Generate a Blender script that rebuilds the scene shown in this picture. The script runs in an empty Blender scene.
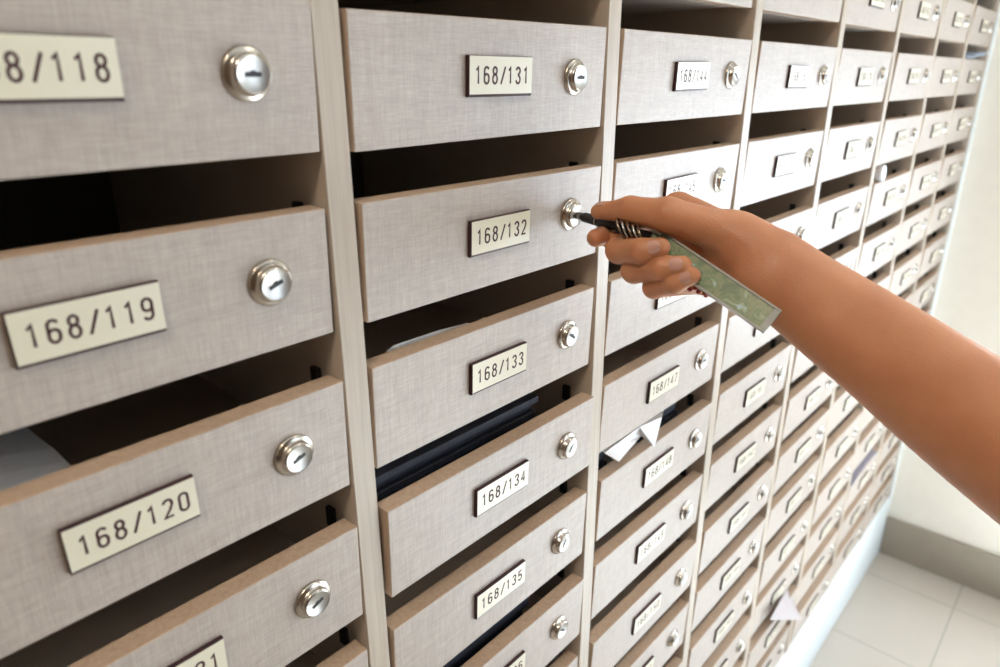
import bpy, bmesh, math, random
import numpy as np
from mathutils import Vector, Matrix
random.seed(7)
C = bpy.data.collections.new('scene'); bpy.context.scene.collection.children.link(C)
H = 0.102                     # height of one mailbox row, metres
W = 2.5658 * H                # width of one column
T = 0.17 * H                  # divider thickness
FLOOR0 = 12.75 * H            # height of the row datum over the floor
def zrow(r): return FLOOR0 + (-r + 1.1331) * H      # top edge of a mailbox front
DH = 0.7091 * H               # height of a front
DT = 0.0142                   # thickness of a front
GAP = 0.0034
END_X = 2.137                 # end wall
ROWS = range(-1, 12); COLS = range(0, 8)

# ------------------------------------------------------------ materials
def new_mat(name):
    m = bpy.data.materials.new(name); m.use_nodes = True
    nt = m.node_tree; b = nt.nodes['Principled BSDF']
    return m, nt, b
def plain(name, col, rough=.5, metal=0., spec=.5, **kw):
    m, nt, b = new_mat(name)
    b.inputs['Base Color'].default_value = (*col, 1)
    b.inputs['Roughness'].default_value = rough
    b.inputs['Metallic'].default_value = metal
    b.inputs['Specular IOR Level'].default_value = spec
    for k, v in kw.items(): b.inputs[k].default_value = v
    return m
def N(nt, t, **kw):
    n = nt.nodes.new(t)
    for k, v in kw.items(): setattr(n, k, v)
    return n
def linen(name, c1, c2, rough, bump=.05, spec=.5, scale=1.0, grain=False):
    """woven-look laminate: two noises stretched along and across the panel"""
    m, nt, b = new_mat(name); L = nt.links.new
    tc = N(nt, 'ShaderNodeTexCoord'); oi = N(nt, 'ShaderNodeObjectInfo')
    off = N(nt, 'ShaderNodeVectorMath', operation='SCALE'); off.inputs[0].default_value = (3.1, 1.7, 5.3)
    L(oi.outputs['Random'], off.inputs['Scale'])
    add = N(nt, 'ShaderNodeVectorMath', operation='ADD'); L(tc.outputs['Object'], add.inputs[0]); L(off.outputs[0], add.inputs[1])
    facs = []
    for sc in ((90 * scale, 60, 1500 * scale), (1500 * scale, 60, 90 * scale), (22, 22, 260), (260, 22, 22)):
        if grain: sc = (sc[2] * .6, sc[1] * 5, sc[0] * .15) if sc[0] < sc[2] else (300, 300, 12)
        mp = N(nt, 'ShaderNodeMapping'); mp.inputs['Scale'].default_value = sc; L(add.outputs[0], mp.inputs['Vector'])
        nz = N(nt, 'ShaderNodeTexNoise'); nz.inputs['Scale'].default_value = 1; nz.inputs['Detail'].default_value = 2
        L(mp.outputs[0], nz.inputs['Vector']); facs.append(nz.outputs['Fac'])
    cm = N(nt, 'ShaderNodeMath', operation='ADD'); L(facs[2], cm.inputs[0]); L(facs[3], cm.inputs[1])
    ch = N(nt, 'ShaderNodeMath', operation='MULTIPLY_ADD'); L(cm.outputs[0], ch.inputs[0]); ch.inputs[1].default_value = .45; ch.inputs[2].default_value = .55
    facs = [facs[0], facs[1], ch.outputs[0]]
    s = facs[0]
    for f in facs[1:]:
        a = N(nt, 'ShaderNodeMath', operation='ADD'); L(s, a.inputs[0]); L(f, a.inputs[1]); s = a.outputs[0]
    mr = N(nt, 'ShaderNodeMapRange'); mr.inputs['From Min'].default_value = 1.55; mr.inputs['From Max'].default_value = 2.45; L(s, mr.inputs['Value'])
    mx = N(nt, 'ShaderNodeMix', data_type='RGBA'); mx.inputs['A'].default_value = (*c1, 1); mx.inputs['B'].default_value = (*c2, 1)
    L(mr.outputs[0], mx.inputs['Factor']); L(mx.outputs['Result'], b.inputs['Base Color'])
    bp = N(nt, 'ShaderNodeBump'); bp.inputs['Strength'].default_value = bump; bp.inputs['Distance'].default_value = .0006
    L(mr.outputs[0], bp.inputs['Height']); L(bp.outputs[0], b.inputs['Normal'])
    b.inputs['Roughness'].default_value = rough; b.inputs['Specular IOR Level'].default_value = spec
    return m
def noisy(name, c1, c2, scale, rough, bump=0., spec=.5, **kw):
    m, nt, b = new_mat(name); L = nt.links.new
    tc = N(nt, 'ShaderNodeTexCoord'); nz = N(nt, 'ShaderNodeTexNoise'); nz.inputs['Scale'].default_value = scale; nz.inputs['Detail'].default_value = 4
    L(tc.outputs['Object'], nz.inputs['Vector'])
    mx = N(nt, 'ShaderNodeMix', data_type='RGBA'); mx.inputs['A'].default_value = (*c1, 1); mx.inputs['B'].default_value = (*c2, 1)
    mr = N(nt, 'ShaderNodeMapRange'); mr.inputs['From Min'].default_value = .35; mr.inputs['From Max'].default_value = .65
    L(nz.outputs['Fac'], mr.inputs['Value']); L(mr.outputs[0], mx.inputs['Factor']); L(mx.outputs['Result'], b.inputs['Base Color'])
    if bump:
        bp = N(nt, 'ShaderNodeBump'); bp.inputs['Strength'].default_value = bump; bp.inputs['Distance'].default_value = .001
        L(nz.outputs['Fac'], bp.inputs['Height']); L(bp.outputs[0], b.inputs['Normal'])
    b.inputs['Roughness'].default_value = rough; b.inputs['Specular IOR Level'].default_value = spec
    for k, v in kw.items(): b.inputs[k].default_value = v
    return m
M = {}
M['linen'] = linen('linen_laminate', (.302, .243, .202), (.440, .370, .316), .45, bump=.12, spec=.5)
M['edge'] = linen('edge_banding', (.44, .31, .22), (.55, .41, .30), .45, bump=.03, grain=True)
M['divider'] = linen('divider_laminate', (.34, .272, .205), (.43, .352, .275), .42, bump=.05, grain=True)
M['divider_side'] = plain('divider_side_laminate', (.56, .48, .40), .5)
M['inside'] = plain('inner_board', (.13, .128, .112), .6)  # dark grey puts the unlit depth of the boxes into the colour
M['white_panel'] = plain('white_panel_paint', (.64, .67, .67), .55, spec=.3)
M['cream'] = plain('engraved_plate_face', (.62, .565, .43), .3)
M['maroon'] = plain('engraved_plate_core', (.035, .008, .012), .35)
M['ink'] = plain('engraved_lettering', (.06, .022, .025), .6, spec=.2)
M['chrome'] = plain('satin_nickel', (.52, .475, .42), .24, 1.)
M['chrome_face'] = plain('brushed_lock_face', (.42, .40, .37), .34, 1.)
M['hole'] = plain('keyhole_dark', (.01, .008, .008), .6)
M['bracket'] = plain('black_bracket', (.012, .012, .013), .5)
M['wall'] = noisy('wall_paint', (.80, .745, .65), (.82, .765, .67), 30, .6)
M['panelling'] = linen('brown_wall_panelling', (.13, .085, .055), (.20, .135, .09), .5, grain=True)
M['ceiling'] = plain('ceiling_paint', (.8, .79, .76), .8)
M['base'] = noisy('baseboard_tile', (.32, .275, .22), (.35, .305, .245), 12, .4)
M['paper'] = plain('white_paper', (.82, .83, .86), .6)
M['bluepaper'] = plain('pale_blue_paper', (.50, .62, .80), .5)
M['greypaper'] = plain('grey_paper', (.62, .64, .68), .5)
M['pinkpaper'] = noisy('pinkish_leaflet', (.36, .33, .325), (.39, .31, .305), 60, .5)
M['purple'] = plain('mauve_magazine', (.28, .26, .31), .4)
M['navy'] = linen('navy_newsprint', (.012, .014, .024), (.035, .04, .06), .6, scale=.4)
M['frame'] = plain('window_frame_paint', (.75, .75, .74), .4)
M['black'] = plain('black_key_plastic', (.012, .011, .011), .3)
M['steel'] = plain('key_steel', (.62, .60, .57), .25, 1.)
M['bronze'] = plain('dark_coil_wire', (.36, .27, .20), .28, 1.)
M['bead'] = plain('red_bead', (.42, .045, .03), .18, **{'Coat Weight': .5})
M['nail'] = plain('fingernail', (.68, .37, .30), .26, **{'Subsurface Weight': .15, 'Subsurface Scale': .004})

def floor_mat():
    m, nt, b = new_mat('floor_tiles'); L = nt.links.new
    tc = N(nt, 'ShaderNodeTexCoord'); sp = N(nt, 'ShaderNodeSeparateXYZ'); L(tc.outputs['Object'], sp.inputs[0])
    P = 2.97 * H
    outs = []
    for ax, o in (('X', 16.68 * H), ('Y', -2.2 * H)):
        a = N(nt, 'ShaderNodeMath', operation='SUBTRACT'); L(sp.outputs[ax], a.inputs[0]); a.inputs[1].default_value = o - P * 40 - .0015
        w = N(nt, 'ShaderNodeMath', operation='MODULO'); L(a.outputs[0], w.inputs[0]); w.inputs[1].default_value = P
        l = N(nt, 'ShaderNodeMath', operation='LESS_THAN'); L(w.outputs[0], l.inputs[0]); l.inputs[1].default_value = .0034
        outs.append(l.outputs[0])
    g = N(nt, 'ShaderNodeMath', operation='MAXIMUM'); L(outs[0], g.inputs[0]); L(outs[1], g.inputs[1])
    nz = N(nt, 'ShaderNodeTexNoise'); nz.inputs['Scale'].default_value = 9; L(tc.outputs['Object'], nz.inputs['Vector'])
    mx = N(nt, 'ShaderNodeMix', data_type='RGBA'); mx.inputs['A'].default_value = (.50, .445, .385, 1); mx.inputs['B'].default_value = (.55, .495, .43, 1)
    L(nz.outputs['Fac'], mx.inputs['Factor'])
    m2 = N(nt, 'ShaderNodeMix', data_type='RGBA'); m2.inputs['B'].default_value = (.36, .34, .29, 1)
    L(g.outputs[0], m2.inputs['Factor']); L(mx.outputs['Result'], m2.inputs['A']); L(m2.outputs['Result'], b.inputs['Base Color'])
    b.inputs['Roughness'].default_value = .22
    bp = N(nt, 'ShaderNodeBump'); bp.inputs['Strength'].default_value = .3; bp.inputs['Distance'].default_value = .001; bp.invert = True
    L(g.outputs[0], bp.inputs['Height']); L(bp.outputs[0], b.inputs['Normal'])
    return m
M['floor'] = floor_mat()

def skin_mat():
    m, nt, b = new_mat('skin'); L = nt.links.new
    tc = N(nt, 'ShaderNodeTexCoord')
    n1 = N(nt, 'ShaderNodeTexNoise'); n1.inputs['Scale'].default_value = 28; n1.inputs['Detail'].default_value = 5; L(tc.outputs['Object'], n1.inputs['Vector'])
    mr = N(nt, 'ShaderNodeMapRange'); mr.inputs['From Min'].default_value = .35; mr.inputs['From Max'].default_value = .65; L(n1.outputs['Fac'], mr.inputs['Value'])
    mx = N(nt, 'ShaderNodeMix', data_type='RGBA'); mx.inputs['A'].default_value = (.56, .235, .115, 1); mx.inputs['B'].default_value = (.63, .28, .145, 1)
    L(mr.outputs[0], mx.inputs['Factor']); L(mx.outputs['Result'], b.inputs['Base Color'])
    b.inputs['Roughness'].default_value = .42; b.inputs['Specular IOR Level'].default_value = .45
    b.inputs['Subsurface Weight'].default_value = .25; b.inputs['Subsurface Scale'].default_value = .006
    b.inputs['Subsurface Radius'].default_value = (1, .35, .2)
    n2 = N(nt, 'ShaderNodeTexNoise'); n2.inputs['Scale'].default_value = 420; n2.inputs['Detail'].default_value = 3; L(tc.outputs['Object'], n2.inputs['Vector'])
    n3 = N(nt, 'ShaderNodeTexVoronoi'); n3.inputs['Scale'].default_value = 900; L(tc.outputs['Object'], n3.inputs['Vector'])
    a = N(nt, 'ShaderNodeMath', operation='ADD'); L(n2.outputs['Fac'], a.inputs[0]); L(n3.outputs['Distance'], a.inputs[1])
    bp = N(nt, 'ShaderNodeBump'); bp.inputs['Strength'].default_value = .18; bp.inputs['Distance'].default_value = .0005
    L(a.outputs[0], bp.inputs['Height']); L(bp.outputs[0], b.inputs['Normal'])
    return m
M['skin'] = skin_mat()

def clear_mat():
    m, nt, b = new_mat('clear_acrylic')
    b.inputs['Base Color'].default_value = (.93, .95, .93, 1); b.inputs['Roughness'].default_value = .08
    b.inputs['Transmission Weight'].default_value = .65; b.inputs['IOR'].default_value = 1.3
    return m
M['clear'] = clear_mat()
M['frosted'] = plain('cloudy_acrylic', (.62, .62, .58), .12, **{'Transmission Weight': .35, 'IOR': 1.35})
def print_mat():
    m, nt, b = new_mat('green_print'); L = nt.links.new
    tc = N(nt, 'ShaderNodeTexCoord')
    nz = N(nt, 'ShaderNodeTexNoise'); nz.inputs['Scale'].default_value = 75; nz.inputs['Detail'].default_value = 3; nz.inputs['Distortion'].default_value = 1.2
    L(tc.outputs['Object'], nz.inputs['Vector'])
    r = N(nt, 'ShaderNodeValToRGB'); e = r.color_ramp.elements
    e[0].position = .30; e[0].color = (.07, .12, .05, 1); e[1].position = .70; e[1].color = (.42, .60, .66, 1)
    for p_, c_ in ((.42, (.12, .19, .07, 1)), (.5, (.23, .27, .13, 1)), (.57, (.12, .20, .08, 1)), (.63, (.30, .38, .22, 1))):
        q = e.new(p_); q.color = c_
    L(nz.outputs['Fac'], r.inputs[0]); L(r.outputs[0], b.inputs['Base Color']); b.inputs['Roughness'].default_value = .3; b.inputs['Coat Weight'].default_value = .6; b.inputs['Coat Roughness'].default_value = .06
    return m
M['print'] = print_mat()

# ------------------------------------------------------------ mesh helpers
def box(bm, lo, hi, mi=0, bevel=0, seg=1):
    g = bmesh.ops.create_cube(bm, size=1); vs = g['verts']
    for v in vs:
        v.co = Vector([lo[i] + (v.co[i] + .5) * (hi[i] - lo[i]) for i in range(3)])
    fs = list({f for v in vs for f in v.link_faces})
    for f in fs: f.material_index = mi
    if bevel:
        es = list({e for v in vs for e in v.link_edges})
        r = bmesh.ops.bevel(bm, geom=es, offset=bevel, segments=seg, affect='EDGES', profile=.5)
        for f in r['faces']: f.material_index = mi
    return fs
def obj(name, bm, mats, parent=None, loc=None, smooth=False):
    me = bpy.data.meshes.new(name)
    bmesh.ops.recalc_face_normals(bm, faces=bm.faces)
    bm.to_mesh(me); bm.free()
    if not isinstance(mats, (list, tuple)): mats = [mats]
    for m in mats: me.materials.append(m)
    if smooth:
        for p_ in me.polygons: p_.use_smooth = True
    o = bpy.data.objects.new(name, me); C.objects.link(o)
    if parent: o.parent = parent
    if loc is not None: o.location = loc
    return o
def tag(o, label=None, cat=None, group=None, kind=None):
    for k, v in (('label', label), ('category', cat), ('group', group), ('kind', kind)):
        if v: o[k] = v
    return o
def empty(name, loc):
    o = bpy.data.objects.new(name, None); o.location = loc; o.empty_display_size = .02; C.objects.link(o); return o
def lathe(bm, prof, n=40, axis='-y', mi=0):
    """prof: (radius, distance out of the wall)"""
    rings = []
    for r, h in prof:
        if r < 1e-6: rings.append([bm.verts.new((0, -h, 0))])
        else: rings.append([bm.verts.new((r * math.cos(a), -h, r * math.sin(a))) for a in [2 * math.pi * i / n for i in range(n)]])
    for a, b in zip(rings, rings[1:]):
        for i in range(n):
            j = (i + 1) % n
            if len(a) == 1 and len(b) == 1: continue
            vs = [a[i], a[j], b[j], b[i]] if len(a) > 1 and len(b) > 1 else ([a[0], b[j], b[i]] if len(a) == 1 else [a[i], a[j], b[0]])
            f = bm.faces.new(vs); f.material_index = mi
    return rings
def tube(bm, pts, r, n=8, closed=False, mi=0):
    pts = [Vector(p) for p in pts]; m = len(pts); rings = []
    up = Vector((.3, .2, 1)).normalized()
    for i, p_ in enumerate(pts):
        a = pts[(i - 1) % m] if (closed or i) else pts[0]; b = pts[(i + 1) % m] if (closed or i < m - 1) else pts[-1]
        d = (b - a).normalized(); u = (up - d * up.dot(d))
        if u.length < .05: u = Vector((1, 0, 0)) - d * d.x
        u.normalize(); v = d.cross(u); up = u if u.length else up
        rr = r(i / (m - 1)) if callable(r) else r
        rings.append([bm.verts.new(p_ + (u * math.cos(t) + v * math.sin(t)) * rr) for t in [2 * math.pi * k / n for k in range(n)]])
    for i in range(m if closed else m - 1):
        a, b = rings[i], rings[(i + 1) % m]
        for k in range(n):
            f = bm.faces.new((a[k], a[(k + 1) % n], b[(k + 1) % n], b[k])); f.material_index = mi
    if not closed:
        bm.faces.new(rings[0][::-1]); bm.faces.new(rings[-1])

def prism(bm, pts, th, mi=0):
    """sheet polygon given by 3-D points (fan of the given order), thickened along its mean normal"""
    pts = [Vector(p) for p in pts]
    n = Vector((0, 0, 0))
    for i in range(len(pts)): n += pts[i].cross(pts[(i + 1) % len(pts)])
    n.normalize()
    a = [bm.verts.new(p + n * th / 2) for p in pts]; b = [bm.verts.new(p - n * th / 2) for p in pts]
    bm.faces.new(a); bm.faces.new(b[::-1])
    for i in range(len(pts)):
        j = (i + 1) % len(pts); bm.faces.new((a[i], b[i], b[j], a[j]))

# ------------------------------------------------------------ lettering (condensed engraved digits)
def arc(cx, cy, rx, ry, a0, a1, n=9):
    return [(cx + rx * math.cos(math.radians(a0 + (a1 - a0) * i / n)), cy + ry * math.sin(math.radians(a0 + (a1 - a0) * i / n))) for i in range(n + 1)]
G = {   # strokes in a 0.42 x 1 cell
    '0': [arc(.21, .79, .21, .21, 0, 180) + arc(.21, .21, .21, .21, 180, 360) + [(.42, .79)]],
    '1': [[(.06, .80), (.24, 1.0), (.24, 0)]],
    '2': [arc(.21, .79, .21, .21, 175, 0) + [(.41, .66), (.30, .42), (0, .0), (.42, 0)]],
    '3': [arc(.21, .79, .20, .21, 170, -60) + [(.2, .54)], [(.2, .54)] + arc(.21, .25, .21, .25, 70, -170)],
    '4': [[(.32, 0), (.32, 1.0), (0, .27), (.44, .27)]],
    '5': [[(.40, 1.0), (.05, 1.0), (.02, .55)] + arc(.20, .30, .21, .30, 120, -160)],
    '6': [arc(.21, .79, .20, .21, 20, 180) + arc(.21, .24, .21, .24, 180, 360) + arc(.21, .38, .21, .20, 0, 180)],
    '7': [[(0, 1.0), (.42, 1.0), (.15, 0)]],
    '8': [arc(.21, .78, .18, .22, -90, 270, 16), arc(.21, .28, .21, .28, 90, 450, 16)],
    '9': [arc(.21, .21, .20, .21, 200, 360) + arc(.21, .76, .21, .24, 0, 180) + arc(.21, .62, .21, .20, 180, 360)],
    '/': [[(.0, -.04), (.42, 1.04)]],
}
def ribbon(bm, pts, w, th):
    pts = [Vector((x, 0, z)) for x, z in pts]
    out = [p_ for i, p_ in enumerate(pts) if i == 0 or (p_ - pts[i - 1]).length > 1e-6]; m = len(out); L_, R_ = [], []
    for i, p_ in enumerate(out):
        a = (p_ - out[i - 1]).normalized() if i else None; b = (out[i + 1] - p_).normalized() if i < m - 1 else None
        d = (a + b).normalized() if a is not None and b is not None and (a + b).length > .1 else (b if b is not None else a)
        nrm = Vector((-d.z, 0, d.x)); k = 1.
        if a is not None and b is not None: k = min(1.6, 1 / max(.5, nrm.dot(Vector((-a.z, 0, a.x)))))
        L_.append(p_ + nrm * w / 2 * k); R_.append(p_ - nrm * w / 2 * k)
    f = [[bm.verts.new(q - Vector((0, th, 0))) for q in s] for s in (L_, R_)]
    g = [[bm.verts.new(q) for q in s] for s in (L_, R_)]
    for i in range(m - 1):
        bm.faces.new((f[0][i], f[0][i + 1], f[1][i + 1], f[1][i]))
        bm.faces.new((f[0][i], g[0][i], g[0][i + 1], f[0][i + 1])); bm.faces.new((f[1][i], f[1][i + 1], g[1][i + 1], g[1][i]))
    bm.faces.new((f[0][0], f[1][0], g[1][0], g[0][0])); bm.faces.new((f[0][-1], g[0][-1], g[1][-1], f[1][-1]))
PLW, PLH, PLT = .0609, .0229, .0032
def lettering(text, parent):
    bm = bmesh.new(); h = .0098; x = .095 * PLW; adv = (.955 - .095) * PLW / 7 * 1.045
    for ch in text:
        for s in G[ch]:
            ribbon(bm, [(x + q[0] * h, -PLH * .5 - h * .52 + q[1] * h) for q in s], .00138, .00012)
        x += adv * (.88 if ch == '/' else 1)
    return obj('plate_lettering', bm, M['ink'], parent, (0, -PLT, 0))

# ------------------------------------------------------------ shared mailbox meshes
PW = W - T - 2 * GAP          # width of a front
def front_mesh():
    bm = bmesh.new()
    box(bm, (0, 0, -DH), (PW, DT, 0), 1, .0007, 2)
    bmesh.ops.recalc_face_normals(bm, faces=bm.faces)
    for f in bm.faces:
        if f.normal.y < -.9: f.material_index = 0
    return bm
proto_front = obj('front_panel', front_mesh(), [M['linen'], M['edge']])
bm = bmesh.new()
rg = []
for y, x0, x1, z0, z1 in ((0, 0, PLW, -PLH - .0017, 0), (-PLT + .0009, 0, PLW, -PLH - .0017, 0), (-PLT, .0004, PLW - .0004, -PLH, -.0003)):
    rg.append([bm.verts.new(v) for v in ((x0, y, z0), (x1, y, z0), (x1, y, z1), (x0, y, z1))])
for a, b in zip(rg, rg[1:]):
    for q_ in range(4): bm.faces.new((a[q_], a[(q_ + 1) % 4], b[(q_ + 1) % 4], b[q_])).material_index = 1
bm.faces.new(rg[0]).material_index = 1; bm.faces.new(rg[-1]).material_index = 1
bmesh.ops.recalc_face_normals(bm, faces=bm.faces)
for f in bm.faces:
    if f.normal.y < -.9: f.material_index = 0
proto_plate = obj('number_plate', bm, [M['cream'], M['maroon']])
bm = bmesh.new()
lathe(bm, [(.0118, -.002), (.0126, .0), (.0126, .0012), (.0120, .0021), (.0102, .0024), (.0096, .0028), (.0095, .0050), (.0090, .0060), (.0083, .0064)])
lathe(bm, [(.0083, .0064), (.0078, .0061), (.0, .0061)], mi=1)
proto_lock = obj('lock', bm, [M['chrome'], M['chrome_face']], smooth=True)
bm = bmesh.new()
def slot_shape(bm):
    pts = [(-.0042, -.0010), (.0042, -.0010), (.0042, .0012), (.0016, .0012), (.0010, .0019), (-.0010, .0019), (-.0016, .0012), (-.0042, .0012)]
    a = [bm.verts.new((x, -.00625, z)) for x, z in pts]; b = [bm.verts.new((x, -.0057, z)) for x, z in pts]
    bm.faces.new(a)
    for i in range(8): bm.faces.new((a[i], a[(i + 1) % 8], b[(i + 1) % 8], b[i]))
slot_shape(bm)
proto_hole = obj('keyhole', bm, M['hole'])
bm = bmesh.new()
box(bm, (0, 0, -.014), (.0036, .0075, .0008), 0, .0005)
proto_br = obj('latch_block', bm, M['bracket'])
# keep the prototypes' meshes only
PM = {}
for k, o in (('front', proto_front), ('plate', proto_plate), ('lock', proto_lock), ('hole', proto_hole), ('br', proto_br)):
    PM[k] = o.data; bpy.data.objects.remove(o)
def inst(name, me, parent, loc, rot=(0, 0, 0)):
    o = bpy.data.objects.new(name, me); C.objects.link(o); o.parent = parent; o.location = loc; o.rotation_euler = rot; return o

COLW = ['nearest', 'second', 'third', 'fourth', 'fifth', 'sixth', 'seventh', 'farthest']
ROWW = ['first', 'second', 'third', 'fourth', 'fifth', 'sixth', 'seventh', 'eighth', 'ninth', 'tenth', 'eleventh', 'twelfth', 'last']
PJ = {(0, 0): (-.0012, -.0028), (1, 0): (.0036, -.0002), (0, 1): (-.0003, -.0016), (0, 2): (-.0014, -.0022), (0, 3): (-.0018, -.0018), (1, 1): (.0018, 0), (1, 2): (.0020, .0010), (1, 3): (-.0012, 0)}
ROLL = {(1, 0): .0020}
PROTR = {(1, 0): .012, (1, 1): .02, (1, 2): .0, (1, 3): .055, (1, 4): .02, (1, 5): .03, (0, 0): .04, (0, 1): .0, (0, 2): .02, (0, 3): .03}
KEYROT = {(0, 0): 0, (1, 0): 0, (0, 1): -20, (0, 2): -20, (0, 3): -22, (1, 2): 35, (1, 3): -50, (1, 4): -60, (1, 5): 40}
LOCKS = {}
LJ = {(0, 0): (.0016, .0), (1, 0): (-.0002, .0016), (1, 1): (-.0012, .0), (1, 2): (.0016, -.0004)}
for c in COLS:
    for r in ROWS:
        num = 118 + 13 * c + r
        pt = PROTR.get((c, r), random.uniform(-.005, .03)) * H
        pb = pt - (.026 if (c, r) != (0, 0) else .035) * H
        zt = zrow(r); x0 = c * W + T / 2 + GAP
        root = empty('mailbox', (x0 + PW / 2, 0, zt - DH))
        tag(root, 'mailbox with cream plate 168/%d, %s from top, %s column' % (num, ROWW[r + 1], COLW[c]), 'mailbox', 'mailboxes in the wall bank')
        tilt = math.atan2(pt - pb, DH)
        # rotating about x at the top edge: lower edge goes into the wall
        fp = inst('front_panel', PM['front'], root, (-PW / 2 + (.0012 if c == 0 else 0), -pt, DH - ROLL.get((c, r), 0)), (tilt, -ROLL.get((c, r), 0) / PW, 0))
        face = lambda x, zd, out=0: (-PW / 2 + x, -pt + zd * math.sin(tilt) - out * math.cos(tilt), DH - zd * math.cos(tilt))
        jx, jz = (random.uniform(-.001, .001), random.uniform(-.0008, .0008)) if (c, r) not in PROTR else (0, 0)
        if (c, r) in PJ: jx, jz = PJ[(c, r)]
        elif c == 0: jx, jz = -.0018, -.0016
        px = PW + GAP - 1.53 * H - (.0014 if c else -.0002); pz = .215 * H + .0008
        pr_ = (tilt, math.radians(random.uniform(-.8, .8)), 0)
        pl = inst('number_plate', PM['plate'], root, face(px + jx, pz + jz), pr_)
        lettering('168/%d' % num, pl)
        lx = PW + GAP - .4022 * H; lz = .333 * H
        dj = LJ.get((c, r), (.0022, 0) if c == 0 else (-.002 + random.uniform(-.0006, .0006), random.uniform(-.0006, .0006)))
        lx += dj[0]; lz += dj[1]
        lk = inst('lock', PM['lock'], root, face(lx, lz), (tilt, 0, 0))
        rot = KEYROT.get((c, r), random.choice([0, 0, -15, 20, -45, 40, 0]))
        inst('keyhole', PM['hole'], lk, (0, 0, 0), (0, math.radians(rot), 0))
        LOCKS[(c, r)] = (root.location[0] + face(lx, lz)[0], face(lx, lz)[1], root.location[2] + face(lx, lz)[2])
        inst('latch_block', PM['br'], root, (PW / 2 + GAP - .0037, .0235, DH))

# ------------------------------------------------------------ cabinet carcass
cab = empty('mailbox_cabinet', (4 * W, .16, 0))
tag(cab, 'beige laminate carcass of dividers and shelves on a white plinth, holding the mailboxes', 'cabinet')
XL, XR = -T / 2, 8 * W + T / 2
ZTOP = zrow(-2) - DH + .075; ZBOT = zrow(11) - DH - .006
DEPTH = .32
def cpart(name, lo, hi, mats, bevel=.0006, sides=None):
    bm = bmesh.new(); box(bm, lo, hi, 0, bevel)
    if sides is not None:
        bmesh.ops.recalc_face_normals(bm, faces=bm.faces)
        for f in bm.faces:
            if not f.normal.y < -.5: f.material_index = 1
    o = obj(name, bm, mats, cab); o.location = -cab.location; return o
for i in range(9):
    cpart('divider', (i * W - T / 2, 0, ZBOT), (i * W + T / 2, DEPTH, ZTOP), [M['divider'], M['divider_side']], .0006, 1)
for r in range(-2, 12):
    z = zrow(r) - DH
    if r == 11: continue
    cpart('shelf', (XL + .002, .024, z + .002), (XR - .002, DEPTH, z + .014), [M['divider_side'], M['divider_side']], .0005)
cpart('bottom_board', (XL + .002, .003, ZBOT), (XR - .002, DEPTH, ZBOT + .005), M['divider_side'], .0004)
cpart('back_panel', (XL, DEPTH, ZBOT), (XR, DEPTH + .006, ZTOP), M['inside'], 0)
cpart('top_rail', (XL, .001, zrow(-2) - DH), (XR, .019, ZTOP), M['linen'], .0005)
cpart('top_board', (XL, .0, ZTOP), (XR, DEPTH, ZTOP + .018), M['divider'], .0006)
cpart('plinth', (XL, .0, 0.0), (XR, .30, ZBOT - .0005), M['white_panel'], .0008)

# ------------------------------------------------------------ room shell
def struct(name, bm, m):
    return tag(obj(name, bm, m), kind='structure')
YB, XB, ZC = -2.1, -1.9, 2.65
def sbox(name, lo, hi, m, bev=0):
    bm = bmesh.new(); box(bm, lo, hi, 0, bev); return struct(name, bm, m)
sbox('floor', (XB - .1, YB - .1, -.1), (END_X + .1, .6, 0), M['floor'])
sbox('ceiling', (XB - .1, YB - .1, ZC), (END_X + .1, .6, ZC + .1), M['ceiling'])
sbox('wall_back', (XB - .1, DEPTH + .03, 0), (END_X + .1, DEPTH + .13, ZC), M['wall'])
FX0, FX1, FZ0, FZ1 = .95, 2.0, .15, 2.0  # opening for an added window, out of view
bm = bmesh.new()
for lo, hi in (((XB - .1, YB - .1, 0), (FX0, YB, ZC)), ((FX1, YB - .1, 0), (END_X + .1, YB, ZC)), ((FX0, YB - .1, 0), (FX1, YB, FZ0)), ((FX0, YB - .1, FZ1), (FX1, YB, ZC))): box(bm, lo, hi)
struct('wall_front', bm, M['panelling'])
bm = bmesh.new()
for lo, hi in (((FX0, YB - .08, FZ0), (FX0 + .045, YB - .03, FZ1)), ((FX1 - .045, YB - .08, FZ0), (FX1, YB - .03, FZ1)), ((FX0 + .045, YB - .08, FZ0), (FX1 - .045, YB - .03, FZ0 + .045)), ((FX0 + .045, YB - .08, FZ1 - .045), (FX1 - .045, YB - .03, FZ1))): box(bm, lo, hi)
struct('added_window', bm, M['frame'])  # unseen window, added to light the far columns and end wall
sbox('wall_left', (XB - .1, YB, 0), (XB, DEPTH + .03, ZC), M['panelling'])
# filler between cabinet and end wall
sbox('trim_1', (XR, -.001, 0), (END_X, .02, ZC), M['white_panel'])
sbox('trim_2', (XL, .02, ZTOP + .018), (XR, .04, ZC), M['wall'])
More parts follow.
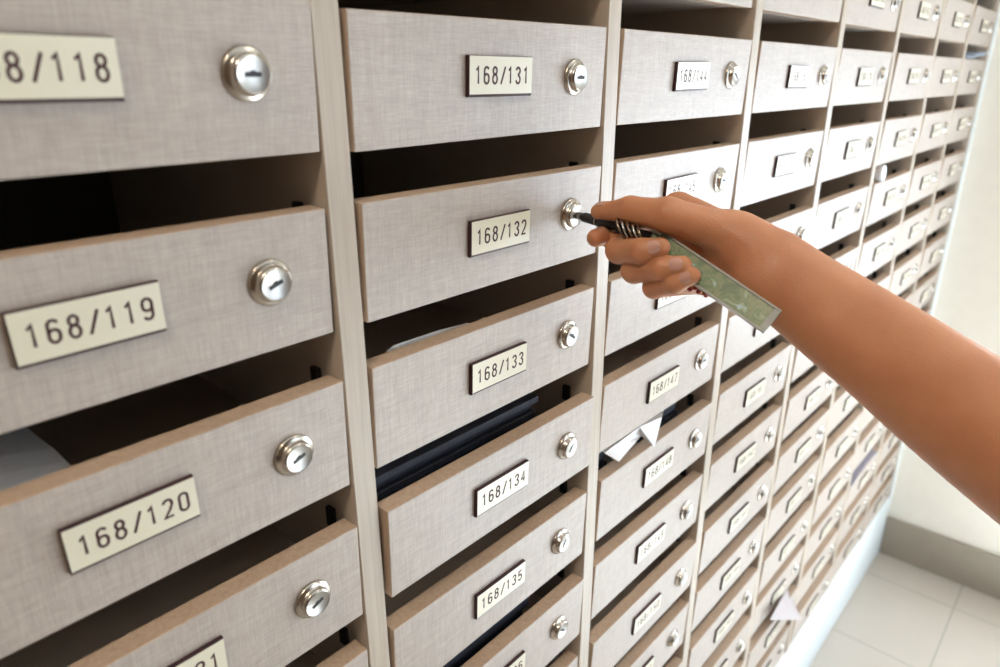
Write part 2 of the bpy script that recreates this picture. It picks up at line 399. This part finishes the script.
# end wall with a window opening out of the photograph's view
WY0, WY1, WZ0, WZ1 = -1.5, -.42, .50, 1.45
bm = bmesh.new()
for lo, hi in (((END_X, WY1, 0), (END_X + .12, DEPTH + .03, ZC)), ((END_X, YB, 0), (END_X + .12, WY0, ZC)),
               ((END_X, WY0, 0), (END_X + .12, WY1, WZ0)), ((END_X, WY0, WZ1), (END_X + .12, WY1, ZC))):
    box(bm, lo, hi)
bmesh.ops.remove_doubles(bm, verts=bm.verts, dist=1e-5)
struct('wall_right', bm, M['wall'])
sbox('baseboard_right', (END_X - .010, YB, 0), (END_X, -.001, .129), M['base'], .001)
bm = bmesh.new()
fw_ = .045
for lo, hi in (((END_X + .03, WY0, WZ0), (END_X + .08, WY0 + fw_, WZ1)), ((END_X + .03, WY1 - fw_, WZ0), (END_X + .08, WY1, WZ1)),
               ((END_X + .03, WY0 + fw_, WZ0), (END_X + .08, WY1 - fw_, WZ0 + fw_)), ((END_X + .03, WY0 + fw_, WZ1 - fw_), (END_X + .08, WY1 - fw_, WZ1)),
               ((END_X + .035, (WY0 + WY1) / 2 - .02, WZ0 + fw_), (END_X + .075, (WY0 + WY1) / 2 + .02, WZ1 - fw_))):
    box(bm, lo, hi)
wf = struct('window_1', bm, M['frame'])

# ------------------------------------------------------------ mail sticking out of the slots
def sheet_grid(name, rows, mat, th=.0004):
    """rows: list of lists of points -> one thick curved sheet"""
    bm = bmesh.new(); vs = [[bm.verts.new(p) for p in r_] for r_ in rows]
    for i in range(len(rows) - 1):
        for j in range(len(rows[0]) - 1):
            bm.faces.new((vs[i][j], vs[i][j + 1], vs[i + 1][j + 1], vs[i + 1][j]))
    bmesh.ops.recalc_face_normals(bm, faces=bm.faces)
    bmesh.ops.solidify(bm, geom=bm.faces[:], thickness=th)
    return obj(name, bm, mat)
SL = lambda r: zrow(r)        # lower edge of the slot over box r is the top of front r
# folded white letter poking out over 168/148 (third column, fifth row)
zt = SL(4)
LET = [(.520, .085, zt + .004), (.524, .016, zt + .0255), (.5515, -.014, zt + .0100)]
bm = bmesh.new()
P_ = dict(a=(.5487, .004, 1.0323), b=(.5528, -.010, 1.0264), c=(.6241, .008, 1.0189), d=(.6184, -.012, 1.0161), e=(.6599, .004, 1.0294), f=(.700, .022, 1.0262), g=(.6114, .003, 1.0365), h=(.62, .12, 1.020))
vs = {k: bm.verts.new(v) for k, v in P_.items()}
for t_ in (('a', 'b', 'c'), ('a', 'c', 'g'), ('g', 'c', 'd'), ('g', 'd', 'e'), ('e', 'f', 'h'), ('g', 'e', 'h'), ('a', 'g', 'h')): bm.faces.new([vs[k] for k in t_])
bmesh.ops.recalc_face_normals(bm, faces=bm.faces); bmesh.ops.solidify(bm, geom=bm.faces[:], thickness=.0005)
tag(obj('letter', bm, M['paper']), 'crumpled white letter poking out of the slot above mailbox 168/148', 'letter')
# grey page in the slot above 168/120
zt = SL(2); rows = []
for i in range(9):
    x = .016 + i * .0121
    rows.append([(x, .016 + j * .018, zt - .007 + .0085 * math.sin(min(1, j / 2) * math.pi / 2) * (1 - (i / 8.0) ** 4) - .0022 * max(0, j - 2)) for j in range(7)])
tag(sheet_grid('letter', rows, M['greypaper']), 'grey folded page lying in the dark slot above mailbox 168/120', 'letter')
# pale leaflet edge above 168/133
bm = bmesh.new()
prism(bm, [(.300, .018, SL(2) - .03), (.300, .018, SL(2) - .0006), (.306, .018, SL(2) + .0016), (.346, .018, SL(2) + .0012), (.376, .018, SL(2) - .0010), (.376, .018, SL(2) - .03)], .0008)
tag(obj('envelope', bm, M['paper']), 'thin pale envelope edge showing in the slot above mailbox 168/133', 'envelope')
# dark newspapers
def papers(x0, x1, z0, z1, label, k=5, mat='navy', y0=.018, y1=.20, name='newspaper', cat='newspaper'):
    bm = bmesh.new(); n = k; t = (z1 - z0) / n
    for i in range(n):
        j = .0015 * ((i * 37) % 5)
        box(bm, (x0 + j, y0 + j, z0 + i * t), (x1 - j, y1, z0 + (i + .82) * t), 0, .0004)
    box(bm, (x0 + .004, y0 + .01, z0), (x1 - .004, y1 - .004, z1 - .3 * t))
    return tag(obj(name, bm, M[mat]), label, cat)
cx0 = lambda c: c * W + T / 2 + .002
papers(cx0(1), W * 2 - .06, SL(3) - .05, SL(3) + .012, 'folded dark navy newspaper filling the slot above mailbox 168/134', 9)
papers(cx0(2), W * 2 + .06, SL(4) - .03, SL(4) + .010, 'dark blue booklet at the left end of the slot above mailbox 168/148', 3, name='booklet', cat='booklet')
papers(W * 2 + .15, W * 3 - .05, SL(4) - .03, SL(4) + .012, 'dark folded brochure at the right end of the slot above mailbox 168/148', 3, name='brochure', cat='brochure')
papers(W + .05, W * 2 - .07, SL(5) - .04, SL(5) + .006, 'dark bundle of mail in the slot above mailbox 168/136', 4, name='mail_bundle', cat='mail')
# white roll in the sixth column
bm = bmesh.new()
tube(bm, [(0, 0, 0), (0, .004, 0), (0, .12, 0)], lambda t: .0135, 20)
o = obj('rolled_paper', bm, M['paper'], loc=(1.362, -.003, SL(2) + .0145)); o.rotation_euler = (math.radians(-3), 0, 0)
tag(o, 'rolled white paper stuck in the slot above mailbox 168/185', 'paper')
# blue sheet in the last column above 168/209
rows = [[(1.852 + i * .03, -.010 + .02 * j, SL(0) + .0025 + .0022 * i + .001 * math.sin(i * 1.1) + .002 * j) for j in range(5)] for i in range(7)]
tag(sheet_grid('flyer', rows, M['bluepaper'], .0012), 'pale blue flyer poking out of the slot above mailbox 168/209', 'flyer')
# mauve magazine, seventh column
rows = [[(1.585 + i * .034, -.004 + .03 * j, SL(9) + .004 + .012 * math.sin(i / 6 * math.pi) + .001 * j) for j in range(4)] for i in range(7)]
tag(sheet_grid('magazine', rows, M['purple'], .003), 'mauve magazine filling the slot above mailbox 168/205', 'magazine')
# pinkish leaflet hanging out, fifth column
zt = SL(10)
bm = bmesh.new()
Q = [(1.2693, .012, .4000), (1.2558, -.030, .3558), (1.095, -.016, .4590), (1.16, -.009, .4520)]
prism(bm, Q, .0008)
prism(bm, [(1.2700, .012, .4000), (1.2565, -.030, .3558), (1.262, -.027, .3545), (1.275, .014, .3990)], .0006)
tag(obj('leaflet', bm, M['pinkpaper']), 'pinkish leaflet hanging out of a low slot in the fifth column above mailbox 168/180', 'leaflet')

# ------------------------------------------------------------ the arm and hand (signed distance field -> one surface)
def A(*p): return np.array(p, dtype=np.float32)
TH = [A(.4912, -.1274, 1.2775), A(.4620, -.0912, 1.2920), A(.4593, -.0628, 1.2926), A(.4600, -.0357, 1.2882)]
IX = [A(.5009, -.149, 1.2591), A(.5088, -.0735, 1.2865), A(.4970, -.0460, 1.2690), A(.4737, -.0345, 1.2683), A(.4508, -.0405, 1.2706)]
MD = [A(.5004, -.1494, 1.2571), A(.5049, -.0727, 1.2678), A(.4545, -.0585, 1.2636), A(.4453, -.0829, 1.2685), A(.4485, -.0948, 1.2722)]
RG = [A(.4964, -.1501, 1.2538), A(.5041, -.0862, 1.2531), A(.4555, -.0715, 1.2506), A(.4480, -.0976, 1.2586), A(.4517, -.1104, 1.2619)]
PK = [A(.4902, -.1518, 1.2498), A(.4998, -.1104, 1.2407), A(.4585, -.0868, 1.2404), A(.4495, -.1074, 1.2495), A(.4518, -.1182, 1.2560)]
ARM = [A(.4907, -.1561, 1.2575), A(.4968, -.174, 1.2457), A(.5065, -.205, 1.2257), A(.5154, -.2301, 1.2092), A(.5245, -.2542, 1.1921), A(.5396, -.2956, 1.1639), A(.5559, -.3415, 1.1329), A(.5720, -.4000, 1.1000)]
cone = lambda a, b, ra, rb: (a, b, ra, rb)
VIEW = A(.6927, .6326, -.3465)                     # roughly towards the back of the hand
UPH = A(.2595, .2296, .9381)
side = np.cross(ARM[3] - ARM[0], VIEW); side /= np.linalg.norm(side)
def build_person():
    org = A(.5, -.22, 1.2)
    ax = (TH[3] - ARM[6]); ax /= np.linalg.norm(ax)
    ay = np.cross(ax, VIEW); ay /= np.linalg.norm(ay); az = np.cross(ax, ay)
    R = np.stack([ax, ay, az])                      # rows: local axes
    loc = lambda p: (R @ (np.asarray(p) - org)).astype(np.float32)
    h = .00088
    allp = [loc(p) for s in (TH, IX, MD, RG, PK) for p in s] + [loc(p) for p in ARM]
    lo = np.min(allp, 0) - .052; hi = np.max(allp, 0) + .052
    lo[0] = loc(ARM[7])[0] - .045; hi[0] = max(q[0] for q in allp) + .018
    dims = np.ceil((hi - lo) / h).astype(int)
    BIG = np.float32(.05)
    def field(prims, k, mg=.014):
        F = np.full(dims, BIG, np.float32)
        for (a, b, ra, rb) in prims:
            a = loc(a); b = loc(b); r = max(ra, rb) + mg
            i0 = np.maximum(((np.minimum(a, b) - r - lo) / h).astype(int), 0); i1 = np.minimum(((np.maximum(a, b) + r - lo) / h).astype(int) + 1, dims)
            if np.any(i1 <= i0): continue
            g = [lo[d] + h * np.arange(i0[d], i1[d], dtype=np.float32) for d in range(3)]
            X, Y, Z = g[0][:, None, None] - a[0], g[1][None, :, None] - a[1], g[2][None, None, :] - a[2]
            d = b - a; L2 = float(d @ d) + 1e-12
            t = np.clip((X * d[0] + Y * d[1] + Z * d[2]) / L2, 0, 1)
            D = np.sqrt((X - t * d[0]) ** 2 + (Y - t * d[1]) ** 2 + (Z - t * d[2]) ** 2) - (ra + (rb - ra) * t)
            s = (slice(i0[0], i1[0]), slice(i0[1], i1[1]), slice(i0[2], i1[2]))
            F[s] = smin(F[s], np.minimum(D, BIG), k)
        return F
    def smin(a, b, k):
        q = np.maximum(k - np.abs(a - b), 0) / k
        return np.minimum(a, b) - q * q * k * .25
    # palm, wrist and forearm
    fl = lambda p, s: p + side * s                   # offset across the arm, in the plane facing the viewer
    P = []
    rad = [(.0195, .0080), (.0203, .0088), (.0235, .0090), (.0262, .0088), (.0296, .0082), (.0350, .0072), (.0385, .006), (.039, .004)]
    def catmull(a, n=5):
        a = [np.asarray(q, np.float32) for q in a]; a = [2 * a[0] - a[1]] + a + [2 * a[-1] - a[-2]]; out = []
        for i in range(1, len(a) - 2):
            for t in np.arange(n) / n:
                out.append(.5 * (2 * a[i] + (a[i + 1] - a[i - 1]) * t + (2 * a[i - 1] - 5 * a[i] + 4 * a[i + 1] - a[i + 2]) * t * t + (3 * a[i] - a[i - 1] - 3 * a[i + 1] + a[i + 2]) * t ** 3))
        return out + [a[-2]]
    cen = catmull(ARM); rr_ = catmull([A(*q) for q in rad]); strands = []
    for sg in (-1, 1):
        strands.append(field([cone(fl(cen[i], sg * rr_[i][1]), fl(cen[i + 1], sg * rr_[i + 1][1]), rr_[i][0], rr_[i + 1][0]) for i in range(len(cen) - 1)], .0002, .02))
    arm_f = smin(strands[0], strands[1], .010)
    for F_, r0, r1 in ((IX, .0170, .0125), (MD, .0175, .0120), (RG, .0165, .0115), (PK, .0150, .0105)):
        P.append(cone(F_[0], F_[1] - VIEW * .002, r0, r1))
    P.append(cone(A(.4945, -.152, 1.2590), TH[0], .0170, .0152)); P.append(cone(TH[0], TH[1], .0152, .0116))      # thenar
    P.append(cone(A(.4942, -.1393, 1.2692), ARM[1], .0205, .0205))
    P.append(cone(TH[0], IX[1], .0135, .0110))                                                          # first web
    P.append(cone(A(.4905, -.150, 1.2500), PK[1] - VIEW * .008, .0150, .0095))                            # hypothenar
    P.append(cone(A(.494, -.135, 1.262), A(.500, -.092, 1.262), .015, .011))
    palm = smin(field(P, .008), arm_f, .009)
    def finger(pts, rs, k=.0035, kp=.006):
        prox = field([cone(pts[1], pts[2], rs[0], rs[1])], .001)
        nonlocal palm
        base = smin(palm, prox, kp)
        whole = field([cone(pts[i + 1], pts[i + 2], rs[i], rs[i + 1]) for i in range(len(pts) - 2)], k)
        return base, whole
    fs = []
    for pts, rs in ((IX, (.0098, .0088, .0078, .0066)), (MD, (.0100, .0092, .0084, .0068)), (RG, (.0098, .0088, .0081, .0066)), (PK, (.0086, .0076, .0070, .0058))):
        b_, w_ = finger(pts, rs); fs.append((b_, w_))
    link = field([cone(A(.4684, -.0433, 1.2662), A(.4711, -.0529, 1.2655), .0072, .0080)], .002)
    thumb = field([cone(TH[1], TH[2], .0112, .0092), cone(TH[2], TH[3], .0090, .0058)], .004)
    F = palm
    for b_, w_ in fs: F = np.minimum(F, b_)
    F = smin(F, thumb, .0045)
    F = smin(F, link, .003)
    for b_, w_ in fs: F = np.minimum(F, w_)
    # surface nets
    inside = F < 0
    nx, ny, nz = dims
    acc = np.zeros((nx - 1, ny - 1, nz - 1, 3), np.float32); cnt = np.zeros((nx - 1, ny - 1, nz - 1), np.float32)
    cs = {}
    corner = [(i, j, k) for i in (0, 1) for j in (0, 1) for k in (0, 1)]
    Fc = [F[i:nx - 1 + i, j:ny - 1 + j, k:nz - 1 + k] for i, j, k in corner]
    Ic = [f < 0 for f in Fc]
    s = sum(c_.astype(np.int8) for c_ in Ic); act = (s > 0) & (s < 8)
    idx = np.argwhere(act); fc = np.stack([f[act] for f in Fc], 1)
    pos = np.zeros((len(idx), 3), np.float32); n_ = np.zeros(len(idx), np.float32)
    for a in range(8):
        for b in range(a + 1, 8):
            ca, cb = np.array(corner[a]), np.array(corner[b])
            if np.abs(ca - cb).sum() != 1: continue
            fa, fb = fc[:, a], fc[:, b]; m = (fa < 0) != (fb < 0)
            t = np.where(m, fa / np.where(m, fa - fb, 1), 0)
            pos += np.where(m[:, None], ca + t[:, None] * (cb - ca), 0); n_ += m
    pos = pos / n_[:, None] + idx
    vid = np.full(act.shape, -1, np.int32); vid[act] = np.arange(len(idx))
    quads = []
    for d in range(3):
        e1, e2 = [(1, 2), (2, 0), (0, 1)][d]
        sl0 = [slice(1, -1)] * 3; sl1 = [slice(1, -1)] * 3
        sl0[d] = slice(0, -1); sl1[d] = slice(1, None)
        a = inside[tuple(sl0)]; b = inside[tuple(sl1)]
        for sgn, m in ((1, a & ~b), (-1, ~a & b)):
            q = np.argwhere(m); off = np.ones(3, int); off[d] = 0; q = q + off
            o1 = np.zeros(3, int); o1[e1] = 1; o2 = np.zeros(3, int); o2[e2] = 1
            c = [q - o1 - o2, q - o2, q, q - o1]
            ids = np.stack([vid[tuple(x.T)] for x in c], 1)
            quads.append(ids if sgn > 0 else ids[:, ::-1])
    Q_ = np.concatenate(quads); Q_ = Q_[(Q_ >= 0).all(1)]
    V = (lo + h * pos) @ R + org
    me = bpy.data.meshes.new('person'); me.from_pydata(V.tolist(), [], Q_.tolist()); me.update()
    # smooth lightly
    ob = bpy.data.objects.new('person', me); C.objects.link(ob); me.materials.append(M['skin'])
    bm = bmesh.new(); bm.from_mesh(me)
    # keep the largest island only
    for _ in range(2): bmesh.ops.smooth_vert(bm, verts=bm.verts, factor=.5, use_axis_x=True, use_axis_y=True, use_axis_z=True)
    bm.to_mesh(me); bm.free()
    for p_ in me.polygons: p_.use_smooth = True
    return ob
person = build_person()
tag(person, 'bare-armed person reaching in from the right, turning a key in mailbox 168/132', 'person')
def nail(center, along, out, L=.0105, Wd=.0082, bend=.0016, name='fingernail'):
    """curved plate: along = towards the fingertip, out = away from the finger"""
    along = Vector(along).normalized(); out = Vector(out); out = (out - along * out.dot(along)).normalized(); sd = along.cross(out)
    bm = bmesh.new(); n = 12; grid = []
    for i in range(n + 1):
        u = -1 + 2 * i / n; row = []
        wv = (1 - abs(u) ** 3.2) ** .5 * .999 + .001 if u > 0 else (1 - abs(u) ** 2.6) ** .5 * .999 + .001
        for j in range(n + 1):
            v = -1 + 2 * j / n
            x = u * L / 2; y = v * wv * Wd / 2
            z = -bend * (y / (Wd / 2)) ** 2 - .0008 * max(u, 0) ** 2 - .0009 * max(-u, 0) ** 3 + .0002
            row.append(bm.verts.new(Vector(center) + along * x + sd * y + out * z))
        grid.append(row)
    for i in range(n):
        for j in range(n):
            try: bm.faces.new((grid[i][j], grid[i + 1][j], grid[i + 1][j + 1], grid[i][j + 1]))
            except ValueError: pass
    bmesh.ops.remove_doubles(bm, verts=bm.verts, dist=1e-6)
    bmesh.ops.recalc_face_normals(bm, faces=bm.faces); bmesh.ops.solidify(bm, geom=bm.faces[:], thickness=.0007)
    return obj(name, bm, M['nail'], person, smooth=True)
vw = Vector((-.6927, -.6326, .3465)); upv = Vector((.2595, .2296, .9381)); rt = Vector((.6729, -.7397, -.0052))
def on_finger(pts, rs, f, outv, sink=.0004):
    a, b = Vector(pts[3]), Vector(pts[4]); c = a.lerp(b, f); r = rs[0] + (rs[1] - rs[0]) * min(f, 1)
    d = (b - a).normalized(); o = Vector(outv); o = (o - d * o.dot(d)).normalized()
    return c + o * (r + .0005), d, o
for pts, rs, f, tilt_, L, Wd in ((MD, (.0084, .0068), .70, upv * .10, .0125, .0098), (RG, (.0081, .0066), .72, upv * .15, .0120, .0095), (PK, (.0070, .0058), .72, upv * .15, .0100, .0080)):
    c_, d_, o_ = on_finger(pts, rs, f, vw + tilt_)
    nail(c_ , d_, o_, L, Wd, .0019)
a_, b_ = Vector(TH[2]), Vector(TH[3])
d_ = (b_ - a_).normalized(); o_ = (upv * 1.0 + vw * .30); o_ = (o_ - d_ * o_.dot(d_)).normalized()
nail(a_.lerp(b_, .80) + o_ * .0069, d_, o_, .0125, .0105, .0026)

# ------------------------------------------------------------ keys and tag
lx, ly, lz = LOCKS[(1, 1)]
kr = empty('key_ring', (lx, ly - .012, lz))
tag(kr, 'keys held in the hand, black head in the lock, with coils, red beads, green tag', 'keys')
def kp(name, bm, m, smooth=False):
    o = obj(name, bm, m, kr, smooth=smooth); o.location = -Vector(kr.location); return o
K0 = Vector((lx, ly - .0068, lz)); K1 = Vector((.4647, -.0729, 1.2765))
kd = (K1 - K0).normalized()
bm = bmesh.new(); box(bm, (-.003, 0, -.0009), (.003, .020, .0009), 0, .0003)
q = Vector((0, 1, 0)).rotation_difference(kd)
bmesh.ops.transform(bm, matrix=Matrix.Translation(K0 + Vector((0, .004, 0)) - Vector((0, 0, 0))) @ q.to_matrix().to_4x4(), verts=bm.verts)
kp('key_blade', bm, M['steel'])
bm = bmesh.new(); prof = [(0, .0028), (.004, .0044), (.010, .0044), (.020, .0048), (.030, .0048), (.040, .0042), (.043, .003)]
rings = []
for t_, r_ in prof:
    rings.append([bm.verts.new((r_ * .92 * math.cos(a), .004 + t_, r_ * .66 * math.sin(a))) for a in [2 * math.pi * i / 20 for i in range(20)]])
for a, b in zip(rings, rings[1:]):
    for i in range(20): bm.faces.new((a[i], a[(i + 1) % 20], b[(i + 1) % 20], b[i]))
bm.faces.new(rings[0][::-1]); bm.faces.new(rings[-1])
bmesh.ops.transform(bm, matrix=Matrix.Translation(K0) @ q.to_matrix().to_4x4(), verts=bm.verts)
kp('key_head', bm, M['black'], True)
bm = bmesh.new()
c0 = K0 + kd * .0215
ring = []
s1 = kd.cross(Vector((0, 0, 1))).normalized(); s2 = s1.cross(kd)
tube(bm, [c0 + (s1 * math.cos(t_) * .92 + s2 * math.sin(t_) * .66) * .0050 for t_ in [2 * math.pi * i / 24 for i in range(24)]], .0006, 6, True)
kp('key_collar', bm, M['steel'], True)
# coils
CA, CB = Vector((.4514, -.0612, 1.2799)), Vector((.4572, -.0775, 1.2762))
cd = (CB - CA).normalized(); u1 = cd.cross(Vector((0, 0, 1))).normalized(); u2 = u1.cross(cd)
if u2.z < 0: u2 = -u2
for k in range(5):
    bm = bmesh.new(); cc = CA.lerp(CB, (k + .2) / 4.6)
    tube(bm, [cc + (u1 * math.cos(t_) + u2 * math.sin(t_)) * .0058 - cd * (.0052 * math.sin(t_)) for t_ in [2 * math.pi * i / 28 for i in range(28)]], .00095, 8, True)
    kp('wire_loop', bm, M['bronze'] if k % 2 == 0 else M['steel'], True)
bm = bmesh.new(); tube(bm, [CA - cd * .003, CA.lerp(CB, .5), CB + cd * .004], .0040, 12)
kp('dark_gap_core', bm, M['black'], True)  # added black core, stands in for the dark gaps between the loops
# clear acrylic tag with a printed insert
TL, TR, BR, BL = Vector((.4637, -.0810, 1.2827)), Vector((.4669, -.1744, 1.2399)), Vector((.4580, -.1725, 1.2256)), Vector((.4510, -.0860, 1.2660))
ex = (TR - TL).normalized(); BR = TR + (BR - TR); ey = (BR - TR); ey = (ey - ex * ey.dot(ex)).normalized(); en = ex.cross(ey)
if en.dot(vw) < 0: en = -en
Lt = (TR - TL).length; Wt = .0182
def slab(x0, x1, y0, y1, z0, z1, bev):
    bm = bmesh.new(); box(bm, (x0, y0, z0), (x1, y1, z1), 0, bev, 2)
    m4 = Matrix((ex, ey, en)).transposed().to_4x4(); m4.translation = TL
    bmesh.ops.transform(bm, matrix=m4, verts=bm.verts); return bm
FW = .0024
def bars():
    bm = bmesh.new()
    for x0, x1, y0, y1 in ((0, Lt, 0, FW * .7), (0, Lt, Wt - FW * .7, Wt), (0, .003, FW * .7, Wt - FW * .7), (Lt - .0045, Lt, FW * .7, Wt - FW * .7)):
        box(bm, (x0, y0, -.0022), (x1, y1, .0022), 0, .0004, 2)
    m4 = Matrix((ex, ey, en)).transposed().to_4x4(); m4.translation = TL
    bmesh.ops.transform(bm, matrix=m4, verts=bm.verts); return bm
kp('tag_frame', bars(), M['frosted'])
kp('printed_insert', slab(.003, Lt - .0045, FW * .7, Wt - FW * .7, -.0012, .0012, .0001), M['print'])
bm = bmesh.new()
tube(bm, [Vector((.4560, -.0700, 1.2800)), Vector((.4580, -.0770, 1.2815)), Vector((.4590, -.0830, 1.2812)), Vector((.4590, -.0890, 1.2790))], .0013, 8)
kp('clear_strap', bm, M['clear'], True)
random.seed(3)
b0 = Vector((.4557, -.1040, 1.2436)); b1 = Vector((.4610, -.1255, 1.2424))
for k in range(14):
    bm = bmesh.new(); t_ = k / 13
    bmesh.ops.create_icosphere(bm, subdivisions=2, radius=.0017)
    p_ = b0.lerp(b1, t_) + Vector((random.uniform(-.0015, .0015), random.uniform(-.001, .001), random.uniform(-.0030, .0030) + .0012))
    bmesh.ops.translate(bm, verts=bm.verts, vec=p_)
    kp('bead', bm, M['bead'], True)

# ------------------------------------------------------------ lights
def area(name, loc, rot, sx, sy, power, col):
    l = bpy.data.lights.new(name, 'AREA'); l.shape = 'RECTANGLE'; l.size = sx; l.size_y = sy; l.energy = power; l.color = col
    o = bpy.data.objects.new(name, l); o.location = loc; o.rotation_euler = rot; C.objects.link(o); return o
area('window_daylight', (END_X + .10, (WY0 + WY1) / 2, (WZ0 + WZ1) / 2), (0, math.radians(90), 0), WZ1 - WZ0 - .1, WY1 - WY0 - .1, 38, (.76, .88, 1.0))
area('front_fill_light', ((FX0 + FX1) / 2, YB - .09, (FZ0 + FZ1) / 2), (math.radians(90), 0, 0), FX1 - FX0 - .1, FZ1 - FZ0 - .1, 20, (.72, .86, 1.0))  # fill light in the added window, brightens the far and low fronts
sl = bpy.data.lights.new('sun', 'SUN'); sl.energy = 80; sl.angle = math.radians(4); sl.color = (.66, .83, 1.0)
so = bpy.data.objects.new('sun', sl); C.objects.link(so)
so.rotation_euler = Vector((.12, 1.70, -1.95)).to_track_quat('-Z', 'Y').to_euler()
def ceiling_lamp(x, y, sx, sy, power, label):
    t = empty('ceiling_light', (x, y, ZC)); tag(t, label, 'lamp')
    bm = bmesh.new()
    for lo, hi in (((-sx / 2 - .02, -sy / 2 - .02, -.05), (-sx / 2, sy / 2 + .02, 0)), ((sx / 2, -sy / 2 - .02, -.05), (sx / 2 + .02, sy / 2 + .02, 0)),
                   ((-sx / 2, -sy / 2 - .02, -.05), (sx / 2, -sy / 2, 0)), ((-sx / 2, sy / 2, -.05), (sx / 2, sy / 2 + .02, 0))): box(bm, lo, hi)
    obj('frame', bm, M['frame'], t)
    m = bpy.data.materials.new('lamp_diffuser'); m.use_nodes = True; nt = m.node_tree; b = nt.nodes['Principled BSDF']
    b.inputs['Emission Color'].default_value = (1, .86, .68, 1); b.inputs['Emission Strength'].default_value = 2
    bm = bmesh.new(); box(bm, (-sx / 2, -sy / 2, -.012), (sx / 2, sy / 2, -.004)); obj('diffuser', bm, m, t)
    area('ceiling_light_lamp', (x, y, ZC - .06), (0, 0, 0), sx, sy, power, (1, .84, .64))
ceiling_lamp(-.75, -.62, .30, .30, 14, 'square ceiling light over the aisle, nearer the first column')
ceiling_lamp(1.25, -.85, .30, .30, 3, 'added square fill light over the aisle, nearer the end wall')  # second ceiling light, added to brighten the end wall and far columns
w = bpy.data.worlds.new('world'); bpy.context.scene.world = w; w.use_nodes = True
w.node_tree.nodes['Background'].inputs['Color'].default_value = (.8, .9, 1, 1); w.node_tree.nodes['Background'].inputs['Strength'].default_value = 1.0

# ------------------------------------------------------------ camera
cam = bpy.data.cameras.new('camera'); co = bpy.data.objects.new('camera', cam); C.objects.link(co)
r_, u_, b_ = Vector((.672929, -.739689, -.005168)), Vector((.259535, .229557, .938054)), Vector((-.692682, -.632584, .346451))
m = Matrix((r_, u_, b_)).transposed().to_4x4(); m.translation = (.039519, -.321164, 1.378804); co.matrix_world = m
cam.sensor_width = 36; cam.lens = 685.58 * 36 / 1000; cam.clip_start = .01
cam.dof.use_dof = True; cam.dof.focus_distance = .515; cam.dof.aperture_fstop = 6.3
sc = bpy.context.scene; sc.camera = co
vs_ = sc.view_settings; vs_.view_transform = 'Standard'; vs_.look = 'None'; vs_.exposure = 0.0; vs_.gamma = 1; vs_.use_curve_mapping = False
